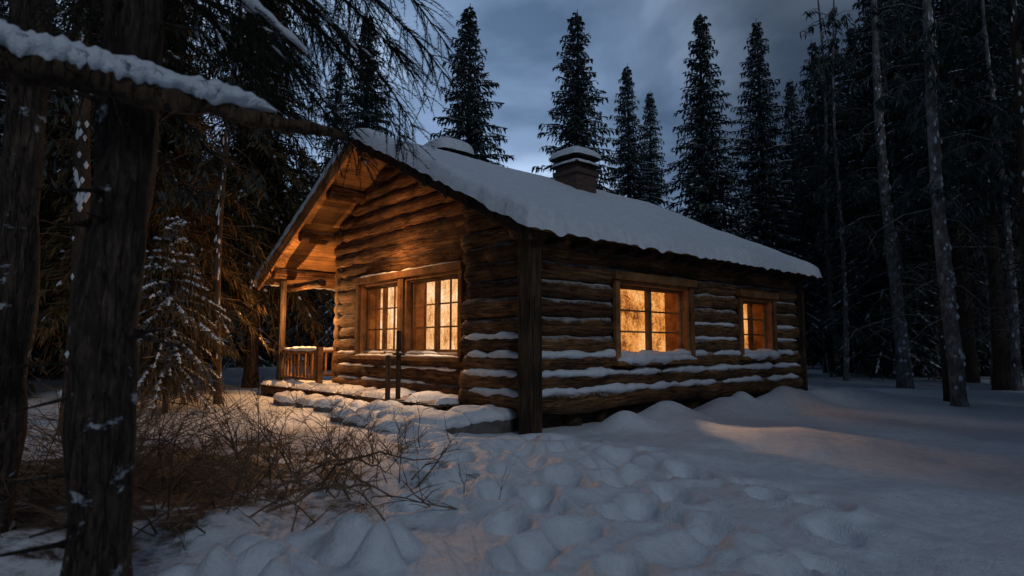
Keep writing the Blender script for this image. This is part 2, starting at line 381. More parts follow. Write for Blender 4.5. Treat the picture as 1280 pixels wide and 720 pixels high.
def window(nm,ax,fixed,a0,a1,z0,z1,cols,rows,gmat,sashes=2):
    m=MB()
    def B(a,b_,d0,d1,z,zz,mat=0):
        if ax=='y': box(m,(fixed+d0,a,z),(fixed+d1,b_,zz),mat)
        else: box(m,(a,fixed+d0,z),(b_,fixed+d1,zz),mat)
    t=.13
    B(a0-.01,a0+.05,-.17,.34,z0,z1);B(a1-.05,a1+.01,-.17,.34,z0,z1)
    B(a0-.06,a1+.06,-.17,.34,z1+.002,z1+.06);B(a0-.06,a1+.06,-.17,.34,z0-.06,z0-.002)
    B(a0-t,a0-.012,-.22,-.15,z0-.05,z1+.06);B(a1+.012,a1+t,-.22,-.15,z0-.05,z1+.06)
    B(a0-t-.04,a1+t+.04,-.27,-.14,z1+.063,z1+.2)
    B(a0-t-.04,a1+t+.04,-.30,-.14,z0-.14,z0-.063)
    c0,c1=a0+.053,a1-.053;w=(c1-c0)/sashes
    for s in range(sashes):
        s0=c0+w*s+.004;s1=c0+w*(s+1)-.004;f=.065
        B(s0,s0+f,-.03,.03,z0+.002,z1-.002);B(s1-f,s1,-.03,.03,z0+.002,z1-.002)
        B(s0+f,s1-f,-.03,.03,z0+.002,z0+f+.02);B(s0+f,s1-f,-.03,.03,z1-f,z1-.002)
        for c in range(1,cols):
            a=s0+f+(s1-s0-2*f)*c/cols;B(a-.016,a+.016,-.018,.018,z0+f+.02,z1-f)
        for r in range(1,rows):
            z=z0+f+(z1-z0-2*f)*r/rows;B(s0+f,s1-f,-.014,.014,z-.016,z+.016)
    m.build(nm+'_frame',[M_trim],cab,False,bevel=.006)
    m=MB();B(a0+.0,a1-.0,.36,.38,z0-.05,z1+.05);m.build(nm+'_lit_interior',[gmat],cab,False)
    if ax=='y': snow_strip(sn,(fixed-.22,a0-.1,z0-.05),(fixed-.22,a1+.1,z0-.05),.07,.04);snow_strip(sn,(fixed-.21,a0-.14,z1+.21),(fixed-.21,a1+.14,z1+.21),.06,.035)
    else: snow_strip(sn,(a0-.15,fixed-.24,z0-.035),(a1+.15,fixed-.24,z0-.035),.12,.1)
window('front_window','y',.76,*wG[0],2,3,M_glowA,2)
window('front_window_far','y',.76,*wG[1],2,3,M_glowA,2)
window('side_window','x',.16,*wS[0],1,3,M_glowB,2)
window('side_window_small','x',.16,*wS[1],1,3,M_glowB,2)
mb=MB();x=-.4
while x<.55: box(mb,(x,1.75,.27+R_.uniform(0,.006)),(x+.125,9.75+R_.uniform(-.03,.03),.32));x+=.135
while x<4: box(mb,(x,7.72,.27),(x+.125,9.75,.32));x+=.135
box(mb,(-.38,1.8,.06),(-.3,9.7,.265));box(mb,(-.3,9.62,.06),(4,9.7,.265))
for y in (1.9,3.4,5,6.6,8.2,9.5): box(mb,(-.36,y,-.2),(-.2,y+.16,.055))
mb.build('porch_deck',[M_logv],cab,False,bevel=.008)
snow_patch(sn,-.42,.5,1.75,9.7,.315,.08,lump=.8,hole=1.3)
snow_patch(sn,.4,4,7.8,9.7,.315,.05,lump=.6,hole=.8)
mb=MB()
def rail(p0,p1):
    p0=Vector(p0);p1=Vector(p1)
    for z,r in((1.14,.05),(.5,.038)): tube(mb,[p0+Vector((0,0,z)),p1+Vector((0,0,z))],r,8,0)
    n=int((p1-p0).length/.19)
    for i in range(1,n):
        p=p0.lerp(p1,i/n);box(mb,(p.x-.02,p.y-.02,.5),(p.x+.02,p.y+.02,1.12))
    snow_strip(sn,p0+Vector((0,0,1.2)),p1+Vector((0,0,1.2)),.07,.06)
rail((0.02,9.4,0),(0.02,7.2,0));rail((.1,9.48,0),(3.6,9.48,0))
box(mb,(-.04,7.1,.3),(.08,7.22,1.25))
mb.build('porch_railing',[M_trim],cab,False)
mb=MB()
box(mb,(-.36,3.1,.0),(-.29,3.17,1.55));box(mb,(-.62,3.02,.0),(-.55,3.09,1.1));box(mb,(-.60,3.11,.98),(-.3,3.15,1.04));box(mb,(-.38,3.0,1.1),(-.27,3.25,1.14))
mb.build('step_handrail',[M_post],cab,False,bevel=.008)
snow_strip(sn,(-.33,3.02,1.16),(-.33,3.24,1.16),.05,.04);snow_strip(sn,(-.6,3.05,1.12),(-.56,3.07,1.12),.045,.04)
sn.build('snow_caps',[M_snow],cab)
st=MB();ss=MB()
for (x,y,a,b_,h) in ((-.85,1.0,.5,.5,.15),(-.75,2.0,.42,.42,.15),(-1.3,1.55,.4,.42,.06),(-.75,2.9,.36,.42,.18),(-.8,3.8,.36,.45,.13),(-.75,4.7,.32,.45,.16),(-.7,5.7,.3,.5,.12),(-1.25,2.5,.3,.4,.06),(-.7,7,.35,.5,.12),(-.3,.75,.42,.4,.22),(-1.2,3.4,.25,.3,.07),(-1.5,.6,.3,.35,.05)):
    for mbx,dz,sc in((st,0,1),(ss,h-.04,1.0)):
        seg=30;vs=[];fs=[]
        prof=[(1,-.2),(1.05,h*.4),(1.0,h*.8),(.9,h)] if mbx is st else [(.98,-.02),(1.07,.03),(1.03,.08),(.86,.13),(.6,.16),(.3,.175),(.02,.18)]
        for q,(rr,z) in enumerate(prof):
            for k in range(seg):
                an=2*math.pi*k/seg;w=1+.42*mn.noise(Vector((math.cos(an)*1.1+x*3,math.sin(an)*1.1+y*3,0)))+.16*mn.noise(Vector((math.cos(an)*3.5+x*3,math.sin(an)*3.5+y*3,z*3)))
                vs.append(Vector((x+a*rr*sc*w*math.cos(an),y+b_*rr*sc*w*math.sin(an),z+dz+.07*mn.noise(Vector((math.cos(an)*rr*2+x,math.sin(an)*rr*2+y,1))))))
        for q in range(len(prof)-1):
            for k in range(seg): fs.append((q*seg+k,q*seg+(k+1)%seg,(q+1)*seg+(k+1)%seg,(q+1)*seg+k))
        fs.append(tuple((len(prof)-1)*seg+k for k in range(seg)))
        mbx.add(vs,fs,0)
steps=bpy.data.objects.new('stone_steps',None);scene.collection.objects.link(steps);steps.location=cab.location;steps.rotation_euler=cab.rotation_euler
st.build('stones',[M_stone],steps);ss.build('stone_snow',[M_snow],steps)
# ---------------------------------------------------------------- ground
def hsh(ix,iy,s):
    v=np.sin(ix*127.1+iy*311.7+s*74.7)*43758.5453
    return v-np.floor(v)
def vnoise(x,y,s=0):
    ix=np.floor(x);iy=np.floor(y);fx=x-ix;fy=y-iy;fx=fx*fx*fx*(fx*(fx*6-15)+10);fy=fy*fy*fy*(fy*(fy*6-15)+10)
    return (hsh(ix,iy,s)*(1-fx)+hsh(ix+1,iy,s)*fx)*(1-fy)+(hsh(ix,iy+1,s)*(1-fx)+hsh(ix+1,iy+1,s)*fx)*fy-.5
def axis(a,b,st,lo,hi):
    c=list(np.arange(a,b,st));d=st;x=c[-1]
    while x<hi: d*=1.13;x+=d;c.append(x)
    d=st;x=c[0]
    while x>lo: d*=1.13;x-=d;c.insert(0,x)
    return np.array(c)
gx=axis(-5,6.5,.04,-400,400);gy=axis(2.2,11.5,.04,-120,500)
X,Y=np.meshgrid(gx,gy,indexing='ij')
ca,sa=math.cos(math.radians(41.5)),math.sin(math.radians(41.5))
LX=(X-.27)*ca+(Y-9.35)*sa;LY=-(X-.27)*sa+(Y-9.35)*ca
Xw=X+.35*vnoise(X*.9,Y*.9,11);Yw=Y+.35*vnoise(X*.9,Y*.9,12)
H=.24*vnoise(X*.3,Y*.3,1)+.15*vnoise(Xw*.8,Yw*.8,2)+.065*vnoise(Xw*1.9,Yw*1.9,3)+.022*vnoise(Xw*4.5,Yw*4.5,4)+.01*vnoise(X*11,Y*11,5)
ins=(1/(1+np.exp(-(LX+.6)*4)))*(1/(1+np.exp(-(LY+.2)*5)))*(1/(1+np.exp((LX-9.6)*4)))*(1/(1+np.exp((LY-10)*4)))
H=H*(1-ins)-.02*ins
dr=np.exp(-((LY+.55)/.5)**2)*(1/(1+np.exp(-(LX-.9)*5)))*(1/(1+np.exp((LX-10)*2)))
H+=dr*(.17+.22*vnoise(LX*1.1,LY*.5,8)+.10/(1+np.exp(-(LX-6)*1.5)))
for (lx,ly,r,h) in ((1.25,-.75,.33,.2),(2.6,-.55,.3,.1),(3.9,-.7,.35,.1),(5.2,-.45,.25,.25),(6.8,-.5,.3,.15),(8.6,-.5,.5,.15),(9.9,-.6,.8,.15)):
    H+=h*np.exp(-(((LX-lx)**2+(LY-ly)**2)/r**2))
R3=random.Random(12)
PITS=np.zeros_like(H);RIMS=np.zeros_like(H)
def dent(px,py,r,dep,an=0,el=1.35):
    global PITS,RIMS
    c,s=math.cos(an),math.sin(an)
    u=((X-px)*c+(Y-py)*s)/el;v=-(X-px)*s+(Y-py)*c
    d2=(u*u+v*v)/r**2
    PITS=np.maximum(PITS,dep*np.exp(-np.minimum(d2,30)**1.7))
    RIMS=np.maximum(RIMS,dep*.45*np.exp(-(np.sqrt(d2)-1.45)**2/.12)*(1+.9*vnoise(X*4,Y*4,9)))
for (x0,y0,x1,y1,n_) in ((.9,2.8,-.2,8.6,16),(1.6,3.3,.5,8.4,14),(.1,3.7,.2,8.8,14),(2.4,4.4,1.2,7.8,9),(-.5,5.2,-1.2,8.6,9),(.6,5.4,-.9,8.8,9),(2.6,5.6,.0,7.2,8),(1.2,4.0,1.0,7.6,9)):
    for k in range(n_):
        t=k/(n_-1);sx=.15*(1 if k%2 else -1)
        dent(x0+(x1-x0)*t+sx+R3.uniform(-.13,.13),y0+(y1-y0)*t+R3.uniform(-.13,.13),R3.uniform(.11,.17),R3.uniform(.10,.18),R3.uniform(1.0,2.1))
H+=RIMS*(PITS<.02)*1.0+RIMS*(PITS>=.02)*.5-PITS
for k in range(34):
    px=R3.uniform(-2.2,-.7);py=R3.uniform(3.1,4.4);r=R3.uniform(.09,.16)
    H+=R3.uniform(.06,.12)*np.exp(-np.minimum(((X-px)**2+(Y-py)**2)/r**2,30)**2)
H-=.10*np.exp(-(((X+.4)/.5)**2+((Y-4.6)/.35)**2))
H+=.08*np.exp(-(((X+3.2)/.7)**2+((Y-4.2)/.5)**2))
nxg,nyg=X.shape
Hs=H.copy();Hs[1:-1,1:-1]=(H[1:-1,1:-1]*2+H[:-2,1:-1]+H[2:,1:-1]+H[1:-1,:-2]+H[1:-1,2:])/6
vs=np.stack([X.ravel(),Y.ravel(),Hs.ravel()],1)
idx=np.arange(nxg*nyg).reshape(nxg,nyg)
fq=np.stack([idx[:-1,:-1].ravel(),idx[1:,:-1].ravel(),idx[1:,1:].ravel(),idx[:-1,1:].ravel()],1)
me=bpy.data.meshes.new('snow_ground');me.from_pydata(vs.tolist(),[],fq.tolist());me.materials.append(M_ground)
me.polygons.foreach_set('use_smooth',[True]*len(me.polygons))
g=bpy.data.objects.new('snow_ground',me);scene.collection.objects.link(g)
# ---------------------------------------------------------------- trees
def leaf(mb,p,d,w,mat,rng):
    s=d.cross(Vector((rng.uniform(-.6,.6),rng.uniform(-.6,.6),1)))
    if s.length<1e-5: s=Vector((1,0,0))
    s.normalize();q=p+d*.45
    mb.add([p,q+s*w,p+d,q-s*w],[(0,1,2,3)],mat)
def spruce(name,H,R,cs,seed,droop=.5,nb=8,sp=.3,snow=.3,tr=None,dead=True,dens=1.0,lw=1.0,hang=.8):
    r=random.Random(seed);mb=MB()
    tr=tr or H*.011+.03
    pts=[];rad=[]
    for k in range(15):
        t=k/14;pts.append(Vector((.12*math.sin(t*4+seed)*t*H*.05,.1*math.sin(t*3+seed*2)*t*H*.05,-.4+t*(H+.4))));rad.append(tr*(1-t)**.8+.012+(.5*tr if k==0 else 0))
    tube(mb,pts,rad,9,0,True,.15,seed)
    z=cs*H
    if dead:
        for k in range(int(cs*H*5)):
            zz=r.uniform(.15*cs*H,cs*H);az=r.uniform(0,6.28);L=r.uniform(.3,1.1)
            d=Vector((math.cos(az),math.sin(az),-.1-r.random()*.3))
            tube(mb,[Vector((0,0,zz)),Vector((0,0,zz))+d*L*.6,Vector((0,0,zz-.12*L))+d*L],[.015,.009,.003],3,0,False)
    while z<H*.985:
        f=(z-cs*H)/(H-cs*H)
        Lm=R*((1-f)**.88)*(.6+.4*min(1,f*6+.3))+.08
        n=max(5,int(nb*(1-.4*f)))
        a0=r.uniform(0,6.28)
        for b in range(n):
            az=a0+6.283*b/n+r.uniform(-.35,.35);L=Lm*r.uniform(.5,1.22)
            if r.random()<.07: L*=.4
            o=Vector((math.cos(az),math.sin(az),0));sd=Vector((-o.y,o.x,0))
            up=.05+.55*f;dr=droop*(1-.6*f)+.1;m=max(3,int((L/.17)*dens))
            zb=z+r.uniform(-.12,.12)
            prev=Vector((0,0,zb))
            for k in range(1,m+1):
                s=k/m;p=o*(L*s)+Vector((0,0,zb+L*(up*s-dr*s*s+.15*dr*s**4)))
                dirv=(p-prev);wid=.05*lw
                leaf(mb,prev,dirv*1.5,.035*lw,1 if r.random()<.7 else 2,r)
                tl=(.34*L*(1-s*.75)+.15)
                for sg in(-1,1):
                    dd=(o*.75+sd*sg*r.uniform(.6,1.1)+Vector((0,0,-r.uniform(.1,.55)))).normalized()*tl*r.uniform(.6,1.15)
                    leaf(mb,p,dd,wid*r.uniform(.7,1.3),1 if r.random()<.72 else 2,r)
                    if r.random()<.75:
                        leaf(mb,p+dd*.5,Vector((dd.x*.4,dd.y*.4,-tl*r.uniform(.35,.7)-.05)),.035*lw,1 if r.random()<.8 else 2,r)
                if r.random()<hang: leaf(mb,p,Vector((o.x*.1,o.y*.1,-r.uniform(.15,.4)*(1-.5*f))),.04*lw,1,r)
                if r.random()<snow*(1.2-.2*s):
                    w=r.uniform(.03,.075)*(1.2-.4*s);q=p+Vector((0,0,.03));dd=dirv*r.uniform(.7,1.3)
                    hh=Vector((0,0,.03))
                    mb.add([q-dd*.6,q+sd*w-hh,q+dd*.7,q-sd*w-hh,q+hh],[(0,1,4),(1,2,4),(2,3,4),(3,0,4)],3)
                prev=p
        z+=sp*(1-.45*f)*r.uniform(.8,1.2)
    return mb
def mesh_of(mb,name,mats):
    me=bpy.data.meshes.new(name);me.from_pydata([tuple(v) for v in mb.v],[],mb.f)
    for m in mats: me.materials.append(m)
    me.polygons.foreach_set('material_index',mb.m);me.polygons.foreach_set('use_smooth',[False]*len(mb.f));me.update();return me
TM=[M_bark,M_needle,M_needle2,M_snowT]
sA=mesh_of(spruce('a',16,3.1,.05,1,nb=10,sp=.32,snow=.75,dens=1.0,lw=1.15,droop=.45),'spruce_a',TM)
sB=mesh_of(spruce('b',16,2.7,.06,2,nb=10,sp=.3,snow=.5,droop=.55,lw=1.15),'spruce_b',TM)
sC=mesh_of(spruce('c',18,2.6,.25,3,nb=8,sp=.36,snow=.3,droop=.55,lw=1.2),'spruce_c',TM)
sD=mesh_of(spruce('d',18,2.6,.38,4,nb=7,sp=.42,snow=.25,droop=.4,lw=1.2),'spruce_d',TM)
sE=mesh_of(spruce('e',16,2.9,.08,15,nb=10,sp=.31,snow=.65,droop=.4,lw=1.15),'spruce_e',TM)
def put(me,name,x,y,h,base,rz=None,parent=None,wx=1):
    o=bpy.data.objects.new(name,me);scene.collection.objects.link(o)
    s=h/base;o.scale=(s*wx,s*wx,s);o.location=(x,y,-.05);o.rotation_euler=(0,0,R_.uniform(0,6.28) if rz is None else rz)
    if parent:o.parent=parent
    return o
F=793.
for x,y,h,me,b,w in ((-1.95,27,16.6,sA,16,1.05),(2.95,28,16.9,sE,16,1.05),(6.2,33,16.6,sA,16,.85),(8.1,36,16.4,sB,16,.8),(8.75,28,16.8,sB,16,1.0),(11.7,29,17.0,sE,16,.9),(15.4,31,17.0,sC,18,.9),(15.6,26,18.2,sB,16,1.05),(17.3,38,18,sB,16,.8)):
    put(me,'spruce_tree',x,y,h,b,wx=w)
for X_,Y_,h,me,b in ((15.8,22,19,sD,18),(18.5,24,21,sC,18),(14.6,19,15,sD,18),(20,21,22,sD,18),(18.2,27,20,sD,18),(22.5,27,21,sC,18),(19.2,30,21,sA,16),(14.4,14.6,13,sC,18)):
    put(me,'spruce_tree',X_,Y_,h,b)
df=bpy.data.objects.new('distant_forest',None);scene.collection.objects.link(df)
R4=random.Random(5)
for k in range(95):
    while True:
        a=R4.uniform(-54,58);d=R4.uniform(32,58)
        x=math.sin(math.radians(a))*d;y=math.cos(math.radians(a))*d
        px=640+F*x/y
        if 470<px<1010 and d<52: continue
        break
    h=R4.uniform(13,19) if not(470<px<1010) else R4.uniform(7,10)
    me,b=R4.choice([(sA,16),(sB,16),(sC,18),(sD,18),(sD,18),(sE,16)])
    put(me,'shade_tree',x,y,h,b,rz=R4.uniform(0,6.28),parent=df)
for k in range(22):
    x=R4.uniform(-30,-10);y=R4.uniform(13,34)
    if x>-13 and y<18: continue
    if x>-.5*y-1: continue
    me,b=R4.choice([(sB,16),(sC,18),(sD,18),(sA,16)])
    put(me,'shade_tree',x,y,R4.uniform(13,19),b,rz=R4.uniform(0,6.28),parent=df)
for (x,y,h) in ((11.5,7.5,13),(13.5,3.5,14),(10.0,3.0,12),(8.2,-.5,12),(14.5,10,15),(9.5,-4,13),(12.5,-4,14),(-12,4,15),(-11,-2,15),(-14,9,15),(-9,1.5,12),(-7,-8,14),(19,11,16)):  # out-of-view trees added to shade the sides of the clearing
    me,b=R4.choice([(sB,16),(sC,18)])
    put(me,'shade_tree',x,y,h,b,rz=R4.uniform(0,6.28),parent=df)
def baretree(name,x,y,h,r,lean,seed,bark,top=True,parent=None,nb_=70):
    rg=random.Random(seed);mb=MB();pts=[];rad=[]
    for k in range(30):
        t=k/29;pts.append(Vector((lean*t*h+.1*math.sin(t*7+seed),.08*math.sin(t*5+seed),-.3+t*(h+.3))));rad.append(r*(1-.75*t)+(.35*r if k==0 else 0))
    tube(mb,pts,rad,12,0,True,.2,seed)
    for k in range(nb_):
        t=rg.uniform(.12,.98);az=rg.uniform(0,6.28);L=rg.uniform(.3,1.5)*(1.4-.6*t)
        p=Vector((lean*t*h+.1*math.sin(t*7+seed),.08*math.sin(t*5+seed),t*h));d=Vector((math.cos(az),math.sin(az),rg.uniform(-.5,.15)))
        q=p+d*L*.5;e=q+d*L*.5+Vector((0,0,-.2*L))
        tube(mb,[p,q,e],[.016,.01,.003],4,0,False)
        for j in range(7):
            u=rg.uniform(.3,1);pp=p.lerp(e,u);dd=Vector((rg.uniform(-1,1),rg.uniform(-1,1),-rg.uniform(.2,1.2))).normalized()*L*.35
            tube(mb,[pp,pp+dd*.6,pp+dd+Vector((0,0,-.05))],[.006,.004,.002],3,0,False)
            if t>.35 and rg.random()<.8:
                for q_ in range(4): leaf(mb,pp+dd*rg.random(),Vector((rg.uniform(-.2,.2),rg.uniform(-.2,.2),-rg.uniform(.1,.3))),.03,1,rg)
    for k in range(50):
        t=rg.uniform(.02,.7);rr=r*(1-.75*t);az=rg.uniform(-2.6,-.3)
        p=Vector((lean*t*h+.1*math.sin(t*7+seed)+math.cos(az)*rr*.93,.08*math.sin(t*5+seed)+math.sin(az)*rr*.93,t*h))
        tube(mb,[p,p+Vector((0,0,.06)),p+Vector((0,0,rg.uniform(.1,.2)))],[.01,rr*.3,.005],6,2,False,.4,k)
    o=mb.build(name,[bark,M_needle,M_snow]);o.location=(x,y,0);return o
baretree('birch_tree',12.3,20,15,.22,-.03,1,M_barkL)
baretree('pine_tree',9.35,13.4,14,.16,-.02,2,M_barkL)
baretree('pine_tree',10.0,14.6,13,.12,.01,3,M_bark)
baretree('pine_tree',10.9,13.2,14,.16,.0,4,M_bark)
baretree('pine_tree',14.3,18,14,.12,-.01,5,M_barkL)
pt=baretree('pine_tree',15.4,19.5,14,.1,.012,6,M_barkL)
baretree('pine_tree',-6.6,9.4,13,.15,0.0,7,M_bark)
baretree('pine_tree',-8.9,14.5,13,.14,0.01,8,M_bark)
baretree('pine_tree',-6.3,13.6,13,.09,0.01,9,M_bark)
for k,(x,y) in enumerate(((12.6,24),(13.6,26.5),(15.1,24.5),(17,25.5),(16.3,29),(18.3,22.3),(19.8,25),(21.2,28),(14.8,29.5),(20.3,31),(16.9,18.6),(22.5,24.5),(15.9,21.0))):
    o=bpy.data.objects.new('pine_tree',pt.data);scene.collection.objects.link(o);o.location=(x,y,0);o.rotation_euler=(0,0,k*1.9);o.scale=(1+.25*(k%3),1+.25*(k%3),1.1+.1*(k%2))
mbw=spruce('w',13,2.7,.2,21,droop=.95,nb=10,sp=.3,snow=.06,dens=2.4,lw=.55,hang=1.0)
mw=mesh_of(mbw,'spruce_w',[M_bark,M_needleW,M_needleF,M_snowT])
for x,y,s,rz in ((-8.6,15.0,1.0,0),(-8.4,20.5,1.2,2),(-11.5,17.5,1.1,4)):
    o=bpy.data.objects.new('spruce_tree',mw);scene.collection.objects.link(o);o.location=(x,y,0);o.scale=(s,s,s);o.rotation_euler=(0,0,rz)
mbw=spruce('y',3.7,1.25,.2,22,droop=.8,nb=9,sp=.2,snow=.6,dens=2.6,tr=.05,lw=.4)
mw=mesh_of(mbw,'spruce_y',[M_bark,M_needleW,M_needle2,M_snowT]);o=bpy.data.objects.new('young_spruce_tree',mw);scene.collection.objects.link(o);o.location=(-6.5,12.0,0)
# foreground trunks with overhanging boughs
def bough(mb,p0,p1,sag,r0,seed,nsub=46,subl=.45,nl=.035,needm=1,snowload=False):
    rg=random.Random(seed);p0=Vector(p0);p1=Vector(p1);n=12;pts=[]
    for k in range(n+1):
        t=k/n;pts.append(p0.lerp(p1,t)+Vector((.05*math.sin(t*6+seed),0,-sag*t*t)))
    tube(mb,pts,[r0*(1-k/n*.88) for k in range(n+1)],6,0,False)
    ax=(p1-p0).normalized();side=ax.cross(Vector((0,0,1))).normalized()
    for i in range(nsub):
        t=rg.uniform(.12,1);k=min(n-1,int(t*n));p=pts[k].lerp(pts[k+1],t*n-k)
        L=subl*rg.uniform(.4,1.2)*(1.15-.6*t)
        d=(ax*rg.uniform(.3,1.0)+side*rg.uniform(-1,1)+Vector((0,0,rg.uniform(-.8,0)))).normalized()
        m=5;sp=[p+d*L*j/m+Vector((0,0,-.45*L*(j/m)**2)) for j in range(m+1)]
        tube(mb,sp,[.005*(1-j/m*.7) for j in range(m+1)],3,0,False)
        nn_=int(L/.006)
        for q in range(nn_):
            u=q/nn_;j=min(m-1,int(u*m));b=sp[j].lerp(sp[j+1],u*m-j)
            dd=(d*.9+Vector((rg.uniform(-1,1),rg.uniform(-1,1),rg.uniform(-1,.8)))).normalized()*nl*rg.uniform(.7,1.3)
            w=d.cross(dd)
            w=w.normalized()*.003 if w.length>1e-6 else side*.003
            mb.add([b-w,b+w,b+dd],[(0,1,2)],needm)
        if rg.random()<.10:
            a_=sp[1]+Vector((0,0,.008));b_=sp[2]+Vector((0,0,.008))
            tube(mb,[a_,a_.lerp(b_,.5),b_],[.004,.011,.003],5,2,False,.4,i)
    if snowload:
        q=[];rr=[]
        for k in range(40):
            t=.12+.8*k/39;i=min(n-1,int(t*n));q.append(pts[i].lerp(pts[i+1],t*n-i)+Vector((0,0,.03)));rr.append(max(.004,.05*math.sin(k/39*3.14)**.5*(1+.6*mn.noise(Vector((k*.3,seed,0))))))
        tube(mb,q,rr,10,2,True,.4,seed,flat=.6)
def trunk(mb,x,y,r,lean,seed,n=68):
    pts=[];rad=[]
    for k in range(n):
        z=-.3+k*.165
        pts.append(Vector((x+lean*z+.02*math.sin(z*2.1+seed),y+.02*math.sin(z*1.6+seed*2),z)));rad.append((r-.0012*k)*(1+.04*math.sin(z*4.7+seed)+.03*mn.noise(Vector((z*5,seed,0))))+(.07 if k==0 else .03 if k==1 else .01 if k==2 else 0))
    tube(mb,pts,rad,30,0,True,.3,seed)
mb=MB()
trunk(mb,-1.93,3.05,.15,.0,2)
R5=random.Random(9)
for k in range(22):
    z=R5.uniform(.3,4);az=R5.uniform(-2.8,.2);d=Vector((math.cos(az),math.sin(az),R5.uniform(-.3,.2)));p=Vector((-1.93,3.05,z))+d*.11
    tube(mb,[p,p+d*.05,p+d*R5.uniform(.08,.4)],[.026,.011,.004],6,0,True,.3,k)
for i,(a,b,s,sl) in enumerate((((-1.9,3.2,4.0),(-.45,5.2,4.1),.75,0),((-1.9,3.2,3.6),(-.75,5.0,3.75),.75,0),((-1.95,3.3,4.3),(-.3,5.4,4.5),.9,0),((-1.95,3.3,3.3),(-1.2,5.2,3.4),.6,0),((-1.95,3.2,3.2),(-1.75,5.0,3.6),.6,0),((-1.9,3.2,3.8),(-1.1,4.6,3.9),.6,0),((-1.9,3.3,4.2),(-1.5,5.4,4.4),.9,0),((-1.9,3.0,3.3),(-2.9,4.6,3.5),.6,0),((-1.9,3.0,3.7),(-3.3,4.4,3.9),.7,0),((-1.9,3.2,4.3),(-.9,5.4,4.6),.9,0),((-1.9,3.2,3.5),(-1.5,5.6,3.9),.7,0),((-1.9,3.1,3.45),(-1.15,3.6,3.2),.35,1),((-1.9,3.3,4.0),(-.8,5.6,4.3),.8,0),((-1.9,3.3,3.7),(-.95,5.6,3.9),.9,0))):
    bough(mb,a,b,s,.022,i+3,nsub=85 if not sl else 20,subl=.5 if not sl else .25,snowload=bool(sl))
mb.build('spruce_tree',[M_barkF,M_needleF,M_snow])
mb=MB();trunk(mb,-3.42,4.3,.14,0,5)
for i in range(5): bough(mb,(-3.4,4.4,3.2+i*.35),(-2.6+i*.2-.6,6.2,3.5+i*.35),.8,.02,i+33,nsub=60)
mb.build('spruce_tree',[M_barkF,M_needleF,M_snow])
lg=bpy.data.objects.new('snow_covered_log',None);scene.collection.objects.link(lg)
mb=MB();ms=MB()
p0=Vector((-2.95,2.05,2.56));p1=Vector((-.90,3.3,2.42));n=80
tube(mb,[p0.lerp(p1,k/n)+Vector((0,.01*math.sin(k*.25),.012*math.sin(k*.35)-.05)) for k in range(n+1)],[(.09*(1-.78*(k/n)**1.6)+.004)*(1+.1*mn.noise(Vector((k*.4,0,0)))) for k in range(n+1)],18,0,True,.4,1)
for k in range(14):
    t=.1+k*.065;p=p0.lerp(p1,t)-Vector((0,0,.07));d=Vector((R5.uniform(-.3,.5),R5.uniform(-.5,.3),R5.uniform(-.6,.1))).normalized()
    tube(mb,[p,p+d*.08,p+d*R5.uniform(.08,.3)+Vector((0,0,-.02))],[.01,.005,.002],4,0,False)
m_=150;pts=[];rad=[]
for k in range(m_+1):
    u=k/m_;e=min(1,(m_-k)/12+.08)
    pts.append(p0.lerp(p1,u*.86)+Vector((.0,-.02,.045-.035*u+.02*mn.noise(Vector((k*.07,3,0))))))
    rad.append(.11*(1-.45*u)*e*(1+.35*mn.noise(Vector((k*.09,0,0)))+.14*mn.noise(Vector((k*.27,0,5)))))
tube(ms,pts,rad,20,0,True,.45,2,flat=.72)
for k in range(16):
    t=R5.uniform(0,.8);c=p0.lerp(p1,t)+Vector((.035,-.075,.0-.02*t));q=R5.uniform(.02,.05);tube(ms,[c+Vector((0,.02,.03)),c,c-Vector((0,0,q))],[.04,.028,.006],8,0,True,.5,k)
mb.build('log',[M_post],lg);ms.build('log_snow',[M_snow],lg)
def bush(name,x,y,n,L0,seed,spread=1.0):
    rg=random.Random(seed);mb=MB()
    def shoot(p,d,L,r,lev):
        m=5;pts=[p];c=p.copy();dd=d.copy()
        for k in range(m):
            dd=(dd+Vector((rg.uniform(-.25,.25),rg.uniform(-.25,.25),rg.uniform(-.22,.1)))).normalized();c=c+dd*L/m;c.z=max(c.z,.02);pts.append(c.copy())
        tube(mb,pts,[r*(1-.8*k/m) for k in range(m+1)],4 if lev==0 else 3,0,False)
        if lev<2:
            for k in range(rg.randint(3,5) if lev==0 else rg.randint(2,4)):
                i=rg.randint(1,m);e=(dd+Vector((rg.uniform(-1,1),rg.uniform(-1,1),rg.uniform(-.4,.7)))).normalized()
                shoot(pts[i],e,L*rg.uniform(.35,.6),r*.55,lev+1)
    for k in range(n):
        az=rg.uniform(0,6.28);p=Vector((rg.gauss(0,.28)*spread,rg.gauss(0,.28)*spread,-.03))
        d=Vector((math.cos(az)*rg.uniform(.3,1.3),math.sin(az)*rg.uniform(.3,1.3),rg.uniform(.4,1.2))).normalized()
        shoot(p,d,L0*rg.uniform(.5,1.1),rg.uniform(.004,.01),0)
    o=mb.build(name,[M_twig]);o.location=(x,y,0);return o
for i,(x,y,n,L) in enumerate(((-2.3,5.4,30,.9),(-3.2,5.6,32,1.0),(-1.6,5.8,26,.8),(-2.6,6.6,30,.9),(-3.9,6.9,32,1.0),(-4.9,7.6,28,1.1),(-1.5,6.9,18,.7),(-2.6,4.9,14,.7),(-3.1,4.9,26,.9),(-1.0,5.2,12,.7),(-4.3,5.8,26,1.0),(-3.4,8.3,18,.8),(-1.5,4.8,8,.7),(-2.0,6.0,14,1.0),(-5.6,8.8,26,1.1))):
    bush('bare_bush',x,y,n,L,50+i,1.4)
mb=MB()
